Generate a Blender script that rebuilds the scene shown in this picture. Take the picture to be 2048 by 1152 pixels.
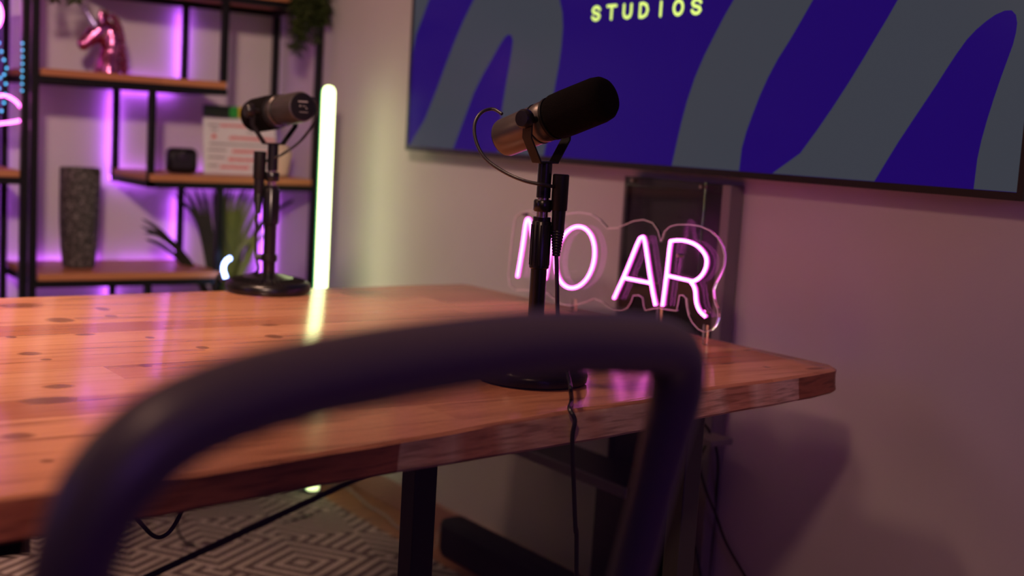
import bpy, bmesh, math, random
from mathutils import Vector, Matrix
random.seed(7)
scene = bpy.context.scene
for o in list(bpy.data.objects): bpy.data.objects.remove(o)
C = scene.collection
PI = math.pi

# ------------------------------------------------------------------ camera
F = 2532.28                                   # focal length in pixels of the 2048 x 1152 frame
CAMH = 1.10
RX = Vector((0.8126, 0.0212, -0.5825)); RY = Vector((-0.5798, 0.1303, -0.8043)); RZ = Vector((0.0588, 0.9912, 0.1182))
RX.normalize(); RY = (RY - RX * RY.dot(RX)).normalized(); RZ = RX.cross(RY)
ROT = Matrix((RX, RY, RZ))                    # rows: world axes in camera space
CAM = Vector((0, 0, CAMH))
cam_data = bpy.data.cameras.new('camera'); cam = bpy.data.objects.new('camera', cam_data); C.objects.link(cam)
cam.matrix_world = Matrix.Translation(CAM) @ ROT.to_4x4()
cam_data.sensor_width = 36; cam_data.lens = F / 2048 * 36
cam_data.clip_start = 0.05
cam_data.dof.use_dof = True; cam_data.dof.focus_distance = 1.80; cam_data.dof.aperture_fstop = 2.8
scene.camera = cam

def ray(px, py): return ROT @ Vector((px - 1024, 576 - py, -F))
def onx(px, py, x): r = ray(px, py); return CAM + r * (x / r.x)
def ony(px, py, y): r = ray(px, py); return CAM + r * (y / r.y)
def onz(px, py, z): r = ray(px, py); return CAM + r * ((z - CAMH) / r.z)
def atd(px, py, d): return CAM + ray(px, py) / F * d

# ------------------------------------------------------------------ light
scene.view_settings.view_transform = 'Standard'; scene.view_settings.look = 'None'
scene.view_settings.gamma = 1; scene.view_settings.use_curve_mapping = False
scene.view_settings.exposure = -0.08
world = bpy.data.worlds.new('world'); scene.world = world; world.use_nodes = True
world.node_tree.nodes['Background'].inputs[0].default_value = (0.35, 0.2, 0.6, 1)
world.node_tree.nodes['Background'].inputs[1].default_value = 0.02

def area(name, loc, target, size, color, power, sy=None):
    l = bpy.data.lights.new(name, 'AREA'); l.size = size; l.color = color; l.energy = power
    if sy: l.shape = 'RECTANGLE'; l.size_y = sy
    o = bpy.data.objects.new(name, l); C.objects.link(o); o.location = loc
    o.rotation_euler = (Vector(target) - Vector(loc)).to_track_quat('-Z', 'Y').to_euler(); return o
def spot(name, loc, target, color, power, angle, blend, radius):
    l = bpy.data.lights.new(name, 'SPOT'); l.color = color; l.energy = power; l.spot_size = math.radians(angle); l.spot_blend = blend; l.shadow_soft_size = radius
    o = bpy.data.objects.new(name, l); C.objects.link(o); o.location = loc
    o.rotation_euler = (Vector(target) - Vector(loc)).to_track_quat('-Z', 'Y').to_euler(); return o
spot('warm_room_light', (-0.05, 0.35, 2.0), (1.2, 2.0, 0.95), (1.0, 0.56, 0.38), 29, 130, 1.0, 0.08)
spot('warm_shelf_light', (-0.10, 0.45, 2.0), (1.05, 3.5, 0.95), (1.0, 0.68, 0.56), 200, 62, 1.0, 0.10)
area('warm_table_light', (-1.1, 2.75, 2.15), (1.1, 2.75, 0.75), 0.9, (1.0, 0.55, 0.36), 5)
spot('warm_ceiling_light', (0.40, 2.15, 2.6), (0.55, 2.05, 0.75), (1.0, 0.60, 0.42), 185, 76, 1.0, 0.12)
area('violet_room_light', (-2.4, 1.8, 1.6), (1.4, 1.9, 0.8), 0.9, (0.30, 0.16, 1.0), 4)
area('violet_front_light', (0.4, -2.0, 1.5), (1.6, 1.6, 0.8), 0.9, (0.36, 0.11, 1.0), 6)

# ------------------------------------------------------------------ materials
def mat(name, color, rough=0.5, metal=0.0, emit=None, es=0.0, **kw):
    m = bpy.data.materials.new(name); m.use_nodes = True
    b = m.node_tree.nodes['Principled BSDF']
    b.inputs['Base Color'].default_value = (*color, 1); b.inputs['Roughness'].default_value = rough
    b.inputs['Metallic'].default_value = metal
    if emit: b.inputs['Emission Color'].default_value = (*emit, 1); b.inputs['Emission Strength'].default_value = es
    for k, v in kw.items(): b.inputs[k.replace('_', ' ')].default_value = v
    return m
class NT:
    def __init__(s, m): s.t = m.node_tree; s.b = s.t.nodes['Principled BSDF']
    def n(s, typ, **kw):
        nd = s.t.nodes.new(typ)
        for k, v in kw.items():
            if k in ('operation', 'blend_type', 'data_type', 'wave_type', 'bands_direction', 'feature', 'noise_dimensions'): setattr(nd, k, v)
        return nd
    def l(s, a, b): s.t.links.new(a, b)
    def math(s, op, a, b=None, c=None):
        nd = s.t.nodes.new('ShaderNodeMath'); nd.operation = op
        for i, v in enumerate((a, b, c)):
            if v is None: continue
            if isinstance(v, (int, float)): nd.inputs[i].default_value = v
            else: s.l(v, nd.inputs[i])
        return nd.outputs[0]
    def mix(s, f, a, b, mode='MIX'):
        nd = s.t.nodes.new('ShaderNodeMix'); nd.data_type = 'RGBA'; nd.blend_type = mode
        for i, v in ((0, f), (6, a), (7, b)):
            if isinstance(v, (int, float)): nd.inputs[i].default_value = v
            elif isinstance(v, tuple): nd.inputs[i].default_value = (*v, 1)
            else: s.l(v, nd.inputs[i])
        return nd.outputs[2]
    def ramp(s, f, pts):
        nd = s.t.nodes.new('ShaderNodeValToRGB'); s.l(f, nd.inputs[0]); cr = nd.color_ramp
        while len(cr.elements) < len(pts): cr.elements.new(0.5)
        for e, (p, c) in zip(cr.elements, pts): e.position = p; e.color = (*c, 1)
        return nd.outputs[0]
    def coord(s, scale=(1, 1, 1), loc=(0, 0, 0), rot=(0, 0, 0)):
        tc = s.t.nodes.new('ShaderNodeTexCoord'); mp = s.t.nodes.new('ShaderNodeMapping')
        mp.inputs['Scale'].default_value = scale; mp.inputs['Location'].default_value = loc; mp.inputs['Rotation'].default_value = rot
        s.l(tc.outputs['Object'], mp.inputs[0]); return mp.outputs[0]
    def noise(s, v, scale, detail=4, rough=0.5):
        nd = s.t.nodes.new('ShaderNodeTexNoise'); nd.inputs['Scale'].default_value = scale; nd.inputs['Detail'].default_value = detail
        nd.inputs['Roughness'].default_value = rough; s.l(v, nd.inputs['Vector']); return nd.outputs[0]
    def bump(s, h, strength, dist=0.002):
        nd = s.t.nodes.new('ShaderNodeBump'); nd.inputs['Strength'].default_value = strength; nd.inputs['Distance'].default_value = dist
        s.l(h, nd.inputs['Height']); s.l(nd.outputs[0], s.b.inputs['Normal'])

def wall_mat(name, col):
    m = mat(name, col, 0.75); t = NT(m); v = t.coord()
    t.bump(t.noise(v, 160, 3), 0.25, 0.001)
    t.l(t.mix(t.noise(v, 5, 3), tuple(c * 0.95 for c in col), tuple(min(1, c * 1.04) for c in col)), t.b.inputs['Base Color'])
    return m
M = {}
M['wall'] = wall_mat('painted_wall', (0.62, 0.58, 0.57))
M['ceiling'] = mat('ceiling_paint', (0.7, 0.68, 0.66), 0.8)
M['black_metal'] = mat('black_powder_coat', (0.005, 0.0045, 0.005), 0.45, Specular_IOR_Level=0.25)
M['black_plastic'] = mat('black_plastic', (0.006, 0.005, 0.006), 0.35, Specular_IOR_Level=0.35)
M['stand_black'] = mat('glossy_black_stand', (0.005, 0.0045, 0.005), 0.28, Specular_IOR_Level=0.4)
M['nickel'] = mat('threaded_nickel', (0.55, 0.45, 0.38), 0.25, 1.0)
M['cable'] = mat('black_cable_rubber', (0.010, 0.009, 0.010), 0.4)
M['white_cable'] = mat('white_cable', (0.4, 0.33, 0.32), 0.5)
M['mic_metal'] = mat('mic_grey_enamel', (0.11, 0.095, 0.09), 0.36, 0.8)
m = M['foam'] = mat('mic_foam', (0.0045, 0.0032, 0.003), 0.95, Specular_IOR_Level=0.08); t = NT(m); t.bump(t.noise(t.coord(), 900, 2), 0.9, 0.002)
M['mark'] = mat('pale_print', (0.20, 0.18, 0.18), 0.5)
m = M['vase'] = mat('speckled_stone_vase', (0.1, 0.09, 0.085), 0.7); t = NT(m); v = t.coord()
t.l(t.ramp(t.noise(v, 90, 4, 0.7), [(0.42, (0.030, 0.024, 0.022)), (0.55, (0.085, 0.072, 0.066)), (0.66, (0.26, 0.23, 0.22))]), t.b.inputs['Base Color']); t.bump(t.noise(v, 120, 3), 0.8, 0.003)
m = M['pink_chrome'] = mat('rose_chrome', (0.66, 0.20, 0.46), 0.14, 1.0); t = NT(m); t.bump(t.noise(t.coord(), 75, 2), 0.55, 0.006)
M['horn'] = mat('horn_chrome', (0.50, 0.42, 0.80), 0.28, 0.6)
M['cream'] = mat('cream_ceramic', (0.75, 0.62, 0.45), 0.45)
M['pot'] = mat('dark_pot', (0.03, 0.025, 0.03), 0.5)
def leafmat(name, a, b):
    m = mat(name, a, 0.5); t = NT(m); t.l(t.mix(t.noise(t.coord(), 14, 2), a, b), t.b.inputs['Base Color']); return m
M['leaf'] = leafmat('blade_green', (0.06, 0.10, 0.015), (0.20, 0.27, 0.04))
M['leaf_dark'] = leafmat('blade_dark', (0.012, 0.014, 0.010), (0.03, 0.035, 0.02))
M['fern'] = leafmat('fern_green', (0.02, 0.035, 0.01), (0.06, 0.085, 0.02))
M['soil'] = mat('soil', (0.02, 0.014, 0.01), 0.9)
M['grey_paint'] = mat('grey_metal_paint', (0.24, 0.22, 0.215), 0.5)
M['dark_panel'] = mat('gloss_dark_panel', (0.012, 0.008, 0.018), 0.3)
M['fabric'] = mat('black_fabric', (0.008, 0.006, 0.008), 0.85, Specular_IOR_Level=0.2)
M['acrylic'] = mat('clear_acrylic', (1, 0.98, 0.99), 0.02, Transmission_Weight=1.0, IOR=1.22)
M['acrylic_edge'] = mat('frosted_acrylic_edge', (0.9, 0.85, 0.88), 0.3)
M['chair_frame'] = mat('chair_black_plastic', (0.085, 0.075, 0.085), 0.38)
M['violet_led'] = mat('violet_led_strip', (0.8, 0.6, 1), 0.5, emit=(0.50, 0.10, 1.0), es=20)
M['led_blue'] = mat('blue_white_led', (0.7, 0.8, 1), 0.4, emit=(0.30, 0.42, 1.0), es=14)
M['led_cyan'] = mat('cyan_led', (0.5, 0.8, 1), 0.4, emit=(0.02, 0.50, 1.0), es=2.2)
M['neon'] = mat('pink_neon_tube', (0.9, 0.5, 0.8), 0.4, emit=(1.0, 0.14, 0.76), es=7.5)
M['neon_side'] = mat('neon_tube_jacket', (0.8, 0.2, 0.7), 0.35, emit=(0.9, 0.08, 0.75), es=0.55)
M['wire'] = mat('dark_led_wire', (0.02, 0.02, 0.03), 0.4)
M['tube_light'] = mat('green_tube_diffuser', (0.8, 1, 0.6), 0.4, emit=(0.80, 0.95, 0.42), es=5.2)
M['tube_back'] = mat('tube_green_back', (0.2, 0.6, 0.2), 0.4, emit=(0.05, 0.75, 0.22), es=1.0)
M['bezel'] = mat('tv_bezel', (0.015, 0.012, 0.012), 0.3)

# tabletop: glued pine staves, grain and knots at fixed places
def wood_mat(name, stave_w, stave_l, c1, c2, c3, knots=(), rough=0.3, coat=0.5, grain=1.0):
    m = mat(name, c1, rough); t = NT(m)
    tc = t.n('ShaderNodeTexCoord'); sep = t.n('ShaderNodeSeparateXYZ'); t.l(tc.outputs['Object'], sep.inputs[0])
    x, y, z = sep.outputs
    row = t.math('FLOOR', t.math('DIVIDE', t.math('ADD', y, z), stave_w))
    wn = t.n('ShaderNodeTexWhiteNoise'); wn.noise_dimensions = '1D'; t.l(row, wn.inputs['W'])
    xs = t.math('ADD', t.math('DIVIDE', x, stave_l), t.math('MULTIPLY', wn.outputs['Value'], 7.3))
    col = t.math('FLOOR', xs)
    wid = t.n('ShaderNodeTexWhiteNoise'); wid.noise_dimensions = '1D'
    t.l(t.math('ADD', t.math('MULTIPLY', row, 17.13), t.math('MULTIPLY', col, 3.77)), wid.inputs['W'])
    val = wid.outputs['Value']
    base = t.ramp(val, [(0.0, c1), (0.45, c2), (0.85, c1), (1.0, c3)])
    cmb = t.n('ShaderNodeCombineXYZ')
    t.l(t.math('ADD', t.math('MULTIPLY', x, 1.6), t.math('MULTIPLY', val, 31.0)), cmb.inputs[0])
    t.l(t.math('MULTIPLY', y, 22.0), cmb.inputs[1]); t.l(t.math('MULTIPLY', z, 22.0), cmb.inputs[2])
    g = t.noise(cmb.outputs[0], 2.2, 6, 0.62)
    gr = t.ramp(g, [(0.30, (0.45, 0.36, 0.32)), (0.46, (0.95, 0.93, 0.92)), (0.62, (1.08, 1.08, 1.06)), (0.70, (0.72, 0.62, 0.56))])
    out = t.mix(0.75 * grain, base, gr, 'MULTIPLY')
    fy = t.math('FRACT', t.math('DIVIDE', t.math('ADD', y, z), stave_w))
    line = t.math('LESS_THAN', fy, 0.018)
    out = t.mix(t.math('MULTIPLY', line, 0.35), out, tuple(c * 0.35 for c in c1))
    if knots:
        tot = None
        nz = t.math('MULTIPLY', t.math('SUBTRACT', t.noise(tc.outputs['Object'], 30, 3), 0.5), 0.9)
        for (kx, ky, rx, ry) in knots:
            dx = t.math('DIVIDE', t.math('SUBTRACT', x, kx), rx); dy = t.math('DIVIDE', t.math('SUBTRACT', y, ky), ry)
            d2 = t.math('ADD', t.math('MULTIPLY', dx, dx), t.math('MULTIPLY', dy, dy))
            k = t.math('SUBTRACT', 1.25, t.math('ADD', d2, nz)); k = t.math('MULTIPLY', k, 1.1)
            tot = k if tot is None else t.math('MAXIMUM', tot, k)
        cl = t.n('ShaderNodeClamp'); t.l(tot, cl.inputs[0])
        out = t.mix(t.math('MULTIPLY', cl.outputs[0], 0.62), out, (0.10, 0.03, 0.018))
    t.l(out, t.b.inputs['Base Color'])
    t.b.inputs['Specular IOR Level'].default_value = 0.32; t.b.inputs['Coat Weight'].default_value = coat; t.b.inputs['Coat Roughness'].default_value = 0.17
    v2 = t.coord((3, 22, 22))
    t.bump(t.noise(v2, 9, 4), 0.12, 0.001)
    return m
KN = []
for px, py, w, h in [(40, 611, 60, 7), (120, 640, 34, 7), (205, 618, 16, 5), (222, 632, 16, 3), (170, 669, 26, 3), (405, 695, 16, 4), (540, 650, 26, 3),
                     (548, 673, 20, 6), (92, 719, 17, 3), (290, 731, 15, 4), (118, 773, 40, 6), (95, 800, 70, 10), (60, 707, 30, 5), (300, 675, 10, 3), (22, 674, 14, 3), (95, 922, 10, 5),
                     (35, 872, 45, 9), (1533, 734, 10, 3), (1455, 727, 20, 2), (1500, 700, 24, 2), (1630, 737, 26, 3)]:
    a = onz(px, py, 0.75); b = onz(px + w, py, 0.75); c = onz(px, py - h, 0.75)
    KN.append((a.x, a.y, max(0.008, 0.85 * (b - a).length), max(0.004, 0.8 * abs(c.y - a.y))))
M['table_wood'] = wood_mat('pine_butcher_block', 0.092, 0.62, (0.66, 0.285, 0.155), (0.74, 0.355, 0.20), (0.40, 0.14, 0.075), KN, 0.17, 0.0)
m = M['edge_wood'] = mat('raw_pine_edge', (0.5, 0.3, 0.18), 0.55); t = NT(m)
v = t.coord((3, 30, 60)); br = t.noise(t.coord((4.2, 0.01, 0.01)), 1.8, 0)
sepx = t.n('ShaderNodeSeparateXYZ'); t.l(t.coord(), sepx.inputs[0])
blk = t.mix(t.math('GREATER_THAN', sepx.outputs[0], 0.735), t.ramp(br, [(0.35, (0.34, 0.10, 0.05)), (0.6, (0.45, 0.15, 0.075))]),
    t.ramp(br, [(0.30, (0.66, 0.30, 0.16)), (0.40, (0.90, 0.62, 0.40)), (0.52, (0.78, 0.45, 0.27)), (0.64, (0.92, 0.66, 0.44))]))  # stave tones differ; right part's tan also lightened to stand for room light
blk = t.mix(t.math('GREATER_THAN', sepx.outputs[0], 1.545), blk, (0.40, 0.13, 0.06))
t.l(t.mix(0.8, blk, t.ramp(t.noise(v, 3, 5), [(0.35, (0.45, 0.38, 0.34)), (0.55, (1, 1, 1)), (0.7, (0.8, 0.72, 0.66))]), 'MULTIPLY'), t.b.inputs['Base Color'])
M['shelf_wood'] = wood_mat('shelf_wood', 0.2, 1.4, (0.50, 0.20, 0.085), (0.54, 0.23, 0.10), (0.42, 0.16, 0.07), (), 0.45, 0.1, 0.5)
M['floor_wood'] = wood_mat('floor_planks', 0.12, 1.1, (0.42, 0.19, 0.10), (0.36, 0.15, 0.08), (0.30, 0.12, 0.06), (), 0.4, 0.2)
M['base_paint'] = mat('baseboard_paint', (0.42, 0.20, 0.17), 0.5)
# rug: woven diamonds of stripes
m = M['rug'] = mat('woven_rug', (0.4, 0.3, 0.3), 0.95); t = NT(m)
v = t.coord((1, 1, 1), rot=(0, 0, math.radians(12))); sep = t.n('ShaderNodeSeparateXYZ'); t.l(v, sep.inputs[0]); x, y, z = sep.outputs
def tri(e, p): return t.math('PINGPONG', e, p)
a = tri(x, 0.2); b = tri(y, 0.2)
s1 = t.math('ADD', a, b); s2 = t.math('SUBTRACT', a, b)
chk = t.math('GREATER_THAN', t.math('SINE', t.math('MULTIPLY', t.math('ADD', x, y), PI / 0.4)), 0.0)
st1 = t.math('SINE', t.math('MULTIPLY', s1, 2 * PI / 0.05)); st2 = t.math('SINE', t.math('MULTIPLY', s2, 2 * PI / 0.05))
mm = t.math('ADD', t.math('MULTIPLY', chk, st1), t.math('MULTIPLY', t.math('SUBTRACT', 1.0, chk), st2))
t.l(t.mix(t.math('MULTIPLY', t.noise(v, 220, 2), 0.4), t.ramp(t.math('ADD', t.math('MULTIPLY', mm, 0.5), 0.5), [(0.35, (0.10, 0.055, 0.055)), (0.65, (0.66, 0.56, 0.50))]), (0.3, 0.24, 0.22)), t.b.inputs['Base Color'])
t.bump(t.noise(v, 300, 2), 0.8, 0.004)
# chair mesh: open weave
m = M['chair_mesh'] = mat('open_weave_mesh', (0.02, 0.018, 0.02), 0.7); t = NT(m)
v = t.coord(); sep = t.n('ShaderNodeSeparateXYZ'); t.l(v, sep.inputs[0]); x, y, z = sep.outputs
sx = t.math('SINE', t.math('MULTIPLY', x, 2 * PI / 0.0030)); sz = t.math('SINE', t.math('MULTIPLY', z, 2 * PI / 0.0030))
t.l(t.math('GREATER_THAN', t.math('MAXIMUM', sx, sz), 0.55), t.b.inputs['Alpha'])

# ------------------------------------------------------------------ helpers
def obj(name, bm, m, parent=None, smooth=True, bevel=0, angle=40):
    me = bpy.data.meshes.new(name)
    bmesh.ops.recalc_face_normals(bm, faces=bm.faces[:])
    bm.to_mesh(me); bm.free()
    if smooth: me.shade_smooth(); me.set_sharp_from_angle(angle=math.radians(angle))
    for k in (m if isinstance(m, list) else [m]): me.materials.append(k)
    o = bpy.data.objects.new(name, me); C.objects.link(o)
    if parent: o.parent = parent; o.matrix_parent_inverse = Matrix.Identity(4)
    if bevel:
        b = o.modifiers.new('bevel', 'BEVEL'); b.width = bevel; b.segments = 2; b.limit_method = 'ANGLE'; b.angle_limit = math.radians(40)
    return o
def tag(o, label, cat, group=None, kind=None):
    o['label'] = label; o['category'] = cat
    if group: o['group'] = group
    if kind: o['kind'] = kind
    return o
def thing(name, label, cat, loc=(0, 0, 0), rotz=0, group=None):
    o = bpy.data.objects.new(name, None); C.objects.link(o); o.location = loc; o.rotation_euler = (0, 0, rotz)
    o.empty_display_size = 0.05
    return tag(o, label, cat, group)
def struct(o): o['kind'] = 'structure'; return o
def BM(): return bmesh.new()
def box(bm, x0, x1, y0, y1, z0, z1, mtx=None):
    vs = [Vector((x, y, z)) for x in (x0, x1) for y in (y0, y1) for z in (z0, z1)]
    if mtx: vs = [mtx @ v for v in vs]
    v = [bm.verts.new(p) for p in vs]
    for f in ((0, 1, 3, 2), (4, 6, 7, 5), (0, 4, 5, 1), (2, 3, 7, 6), (0, 2, 6, 4), (1, 5, 7, 3)): bm.faces.new([v[i] for i in f])
    return bm
def frames(pts):
    n = len(pts); T = []
    for i in range(n): T.append((pts[min(i + 1, n - 1)] - pts[max(i - 1, 0)]).normalized())
    up = Vector((0, 0, 1)) if abs(T[0].z) < 0.9 else Vector((1, 0, 0))
    N = (up - T[0] * up.dot(T[0])).normalized(); out = []
    for i in range(n):
        N = (N - T[i] * N.dot(T[i])).normalized(); out.append((T[i], N, T[i].cross(N)))
    return out
def tube(bm, pts, r, seg=12, cap=True, closed=False, sc=(1, 1)):
    pts = [Vector(p) for p in pts]; fr = frames(pts); rings = []
    for i, (p, (T, N, B)) in enumerate(zip(pts, fr)):
        rr = r[i] if isinstance(r, (list, tuple)) else r
        rings.append([bm.verts.new(p + N * (math.cos(2 * PI * k / seg) * rr * sc[0]) + B * (math.sin(2 * PI * k / seg) * rr * sc[1])) for k in range(seg)])
    for a, b in zip(rings, rings[1:] + ([rings[0]] if closed else [])):
        for k in range(seg): bm.faces.new((a[k], a[(k + 1) % seg], b[(k + 1) % seg], b[k]))
    if cap and not closed: bm.faces.new(rings[0][::-1]); bm.faces.new(rings[-1])
    return bm
def spline(pts, n=8):
    P = [Vector(p) for p in pts]; out = []
    for i in range(len(P) - 1):
        p0 = P[max(i - 1, 0)]; p1 = P[i]; p2 = P[i + 1]; p3 = P[min(i + 2, len(P) - 1)]
        for k in range(n):
            s = k / n
            out.append(0.5 * ((2 * p1) + (p2 - p0) * s + (2 * p0 - 5 * p1 + 4 * p2 - p3) * s * s + (3 * p1 - p0 - 3 * p2 + p3) * s ** 3))
    out.append(P[-1]); return out
def lathe(bm, prof, mtx=None, seg=40):
    """prof: (radius, z) from bottom to top, closed with caps where radius > 0"""
    rings = []
    for r, z in prof:
        ring = []
        for k in range(seg if r > 1e-6 else 1):
            p = Vector((r * math.cos(2 * PI * k / seg), r * math.sin(2 * PI * k / seg), z)); ring.append(bm.verts.new(mtx @ p if mtx else p))
        rings.append(ring)
    for a, b in zip(rings, rings[1:]):
        for k in range(seg):
            q = [a[k % len(a)], a[(k + 1) % len(a)], b[(k + 1) % len(b)], b[k % len(b)]]
            u = []
            for w in q:
                if w not in u: u.append(w)
            if len(u) > 2: bm.faces.new(u)
    for ring in (rings[0], rings[-1]):
        if len(ring) > 1: bm.faces.new(ring)
    return bm
def prism(bm, poly, vec):
    a = [bm.verts.new(p) for p in poly]; b = [bm.verts.new(Vector(p) + Vector(vec)) for p in poly]
    n = len(a); bm.faces.new(a[::-1]); bm.faces.new(b)
    for i in range(n): bm.faces.new((a[i], a[(i + 1) % n], b[(i + 1) % n], b[i]))
    return bm
def axis_mtx(origin, zdir, xdir=None):
    z = Vector(zdir).normalized(); x = Vector(xdir) if xdir else (Vector((0, 0, 1)) if abs(z.z) < 0.9 else Vector((1, 0, 0)))
    x = (x - z * x.dot(z)).normalized(); y = z.cross(x)
    m = Matrix((x, y, z)).transposed().to_4x4(); m.translation = origin; return m
def ribbon_letter(bm, strokes, w, to3d, depth):
    """flat round-ended strokes laid on a plane; to3d maps (u, v) to a point, depth is a vector"""
    for st in strokes:
        for (a, b) in zip(st, st[1:]):
            ax, ay = a; bx, by = b; L = math.hypot(bx - ax, by - ay) or 1e-6; nx, ny = -(by - ay) / L, (bx - ax) / L
            base = math.atan2(ny, nx); poly = []
            for k in range(7): an = base + PI * k / 6; poly.append(to3d(ax + w * math.cos(an), ay + w * math.sin(an)))
            for k in range(7): an = base + PI + PI * k / 6; poly.append(to3d(bx + w * math.cos(an), by + w * math.sin(an)))
            prism(bm, poly, depth)

# ------------------------------------------------------------------ setting
XW, YW = 1.88, 4.006
struct(obj('floor', box(BM(), -3.2, XW + 0.1, -2.8, YW + 0.1, -0.05, 0), M['floor_wood']))
struct(obj('ceiling', box(BM(), -3.2, XW + 0.1, -2.8, YW + 0.1, 2.7, 2.75), M['ceiling']))
struct(obj('wall_right', box(BM(), XW, XW + 0.1, -2.8, YW + 0.1, 0, 2.7), M['wall']))
struct(obj('wall_back', box(BM(), -3.2, XW, YW, YW + 0.1, 0, 2.7), M['wall']))
struct(obj('wall_left', box(BM(), -3.3, -3.2, -2.8, YW + 0.1, 0, 2.7), M['wall']))
struct(obj('wall_front', box(BM(), -3.2, XW, -2.9, -2.8, 0, 2.7), M['wall']))
struct(obj('baseboard_right', box(BM(), XW - 0.012, XW, -2.8, YW, 0, 0.075), M['base_paint'], bevel=0.003))
struct(obj('baseboard_back', box(BM(), -3.2, XW - 0.012, YW - 0.012, YW, 0, 0.075), M['base_paint'], bevel=0.003))
tag(obj('woven_rug', box(BM(), -1.3, 1.715, -0.4, 3.45, 0, 0.012), M['rug']), 'cream and brown woven rug with striped diamond pattern under the wooden table', 'rug')

# ------------------------------------------------------------------ wooden table
T = thing('wooden_table', 'thick knotty pine tabletop on black metal legs beside the television wall', 'table', (0, 0, 0))
top_px = [(0, 995), (390, 948), (780, 884), (970, 850), (1180, 815), (1305, 798), (1418, 775), (1500, 765), (1581, 754), (1640, 744), (1668, 739)]
bot_px = [(0, 1090), (340, 1030), (640, 973), (860, 935), (1140, 890), (1290, 862), (1379, 842), (1470, 825), (1559, 809), (1640, 793), (1672, 786)]
def resample(poly, xs):
    out = []
    for x in xs:
        for a, b in zip(poly, poly[1:]):
            if a.x <= x <= b.x: s = (x - a.x) / (b.x - a.x); out.append(a.y + (b.y - a.y) * s); break
        else: out.append(poly[-1].y if x > poly[-1].x else poly[0].y)
    return out
xs = [-0.45 + i * (1.655 + 0.45) / 60 for i in range(61)]
tp = [Vector((-0.5, 1.12, 0))] + [onz(*p, 0.75) for p in top_px]; bp = [Vector((-0.5, 1.11, 0))] + [onz(*p, 0.71) for p in bot_px]
yt = resample(tp, xs); yb = resample(bp, xs)
wob = [0.001 * math.sin(i * 1.7) + 0.001 * math.sin(i * 0.63 + 1) for i in range(61)]
ztop, zbot = 0.75, 0.709
def outline(k):
    ys = [(a * (1 - k) + b * k) for a, b in zip(yt, yb)]
    pts = [(x, y + w) for x, y, w in zip(xs, ys, wob)]
    pts += [(1.672, pts[-1][1] + 0.010), (1.684, pts[-1][1] + 0.030), (1.682, 1.46), (1.672, 1.7), (1.664, 2.0), (1.660, 2.25), (1.656, 2.455), (1.645, 2.475), (1.3, 2.462), (1.0, 2.448), (0.6, 2.428), (0.0, 2.41), (-0.45, 2.40)]
    return pts
bm = BM(); rings = []
for z, k, ins in ((ztop, 0.0, 0.004), (ztop - 0.004, 0.05, 0.0), (ztop - 0.012, 0.3, -0.001), (0.722, 0.8, -0.001), (0.713, 1.0, 0.0), (zbot, 1.0, 0.004)):
    P = outline(k); cx, cy = 0.6, 1.85; ring = []
    for x, y in P:
        dx, dy = x - cx, y - cy
        ring.append(bm.verts.new((x - math.copysign(ins, dx) * (abs(dx) > 1.0), y - math.copysign(ins, dy), z)))
    rings.append(ring)
n = len(rings[0])
for a, b in zip(rings, rings[1:]):
    for i in range(n):
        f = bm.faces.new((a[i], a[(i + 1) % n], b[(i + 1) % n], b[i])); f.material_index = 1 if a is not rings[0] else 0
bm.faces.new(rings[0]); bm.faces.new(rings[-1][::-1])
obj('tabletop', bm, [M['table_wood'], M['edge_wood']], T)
M['charcoal'] = mat('charcoal_metal', (0.06, 0.055, 0.052), 0.5)
def leg(x, y, w=0.036, mt='black_metal'):
    bm = BM(); box(bm, x - w / 2, x + w / 2, y - w / 2, y + w / 2, 0.012, 0.709); box(bm, x - w * 0.8, x + w * 0.8, y - w * 0.8, y + w * 0.8, 0.705, 0.709)
    return obj('leg', bm, M[mt], T, bevel=0.003)
pA = ony(840, 940, 1.45); pC = ony(1378, 850, 1.45)
leg(pA.x, pA.y); leg(pC.x, 1.45, 0.036, 'charcoal'); leg(1.415, 2.25); leg(-0.25, 1.35); leg(-0.25, 2.25)
obj('crossbeam', box(BM(), 0.22, 0.27, 1.24, 2.3, 0.675, 0.709), M['black_metal'], T)
obj('crossbeam', box(BM(), -0.35, 0.32, 1.19, 1.23, 0.684, 0.709), M['black_metal'], T)
a = ony(683, 972, 2.25); b = ony(298, 1152, 2.25); d = (a - b)
p1 = b + d * ((1.40 - b.x) / d.x); p0 = b + d * ((0.03 - b.z) / d.z)
obj('diagonal_brace', tube(BM(), [p0, p1], 0.0065, 10), M['black_metal'], T)

# ------------------------------------------------------------------ television
XT = 1.815
tvY0 = onx(2044, 402, XT).y; tvY1 = onx(810, 300, XT).y; tvZ0 = onx(810, 300, XT).z; tvZ1 = tvZ0 + 1.10
TV = thing('television', 'large wall mounted flat television showing STUDIOS over indigo and slate waves', 'television', (0, 0, 0))
obj('casing', box(BM(), XT + 0.004, XT + 0.045, tvY0, tvY1, tvZ0, tvZ1), M['bezel'], TV, bevel=0.004)
bz = 0.011
bm = BM()
for (a, b, c, d) in ((tvY0, tvY1, tvZ0, tvZ0 + 0.013), (tvY0, tvY1, tvZ1 - bz, tvZ1), (tvY0, tvY0 + bz, tvZ0 + 0.013, tvZ1 - bz), (tvY1 - bz, tvY1, tvZ0 + 0.013, tvZ1 - bz)):
    box(bm, XT, XT + 0.0045, a, b, c, d)
obj('bezel', bm, M['bezel'], TV)
obj('wall_bracket', box(BM(), XT + 0.045, XW - 0.001, tvY0 + 0.6, tvY1 - 0.6, tvZ0 + 0.3, tvZ1 - 0.3), M['black_metal'], TV)
def screen_mat(name, col, es):
    m = mat(name, (0.006, 0.006, 0.008), 0.2, emit=col, es=es, Specular_IOR_Level=0.15); return m
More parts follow.
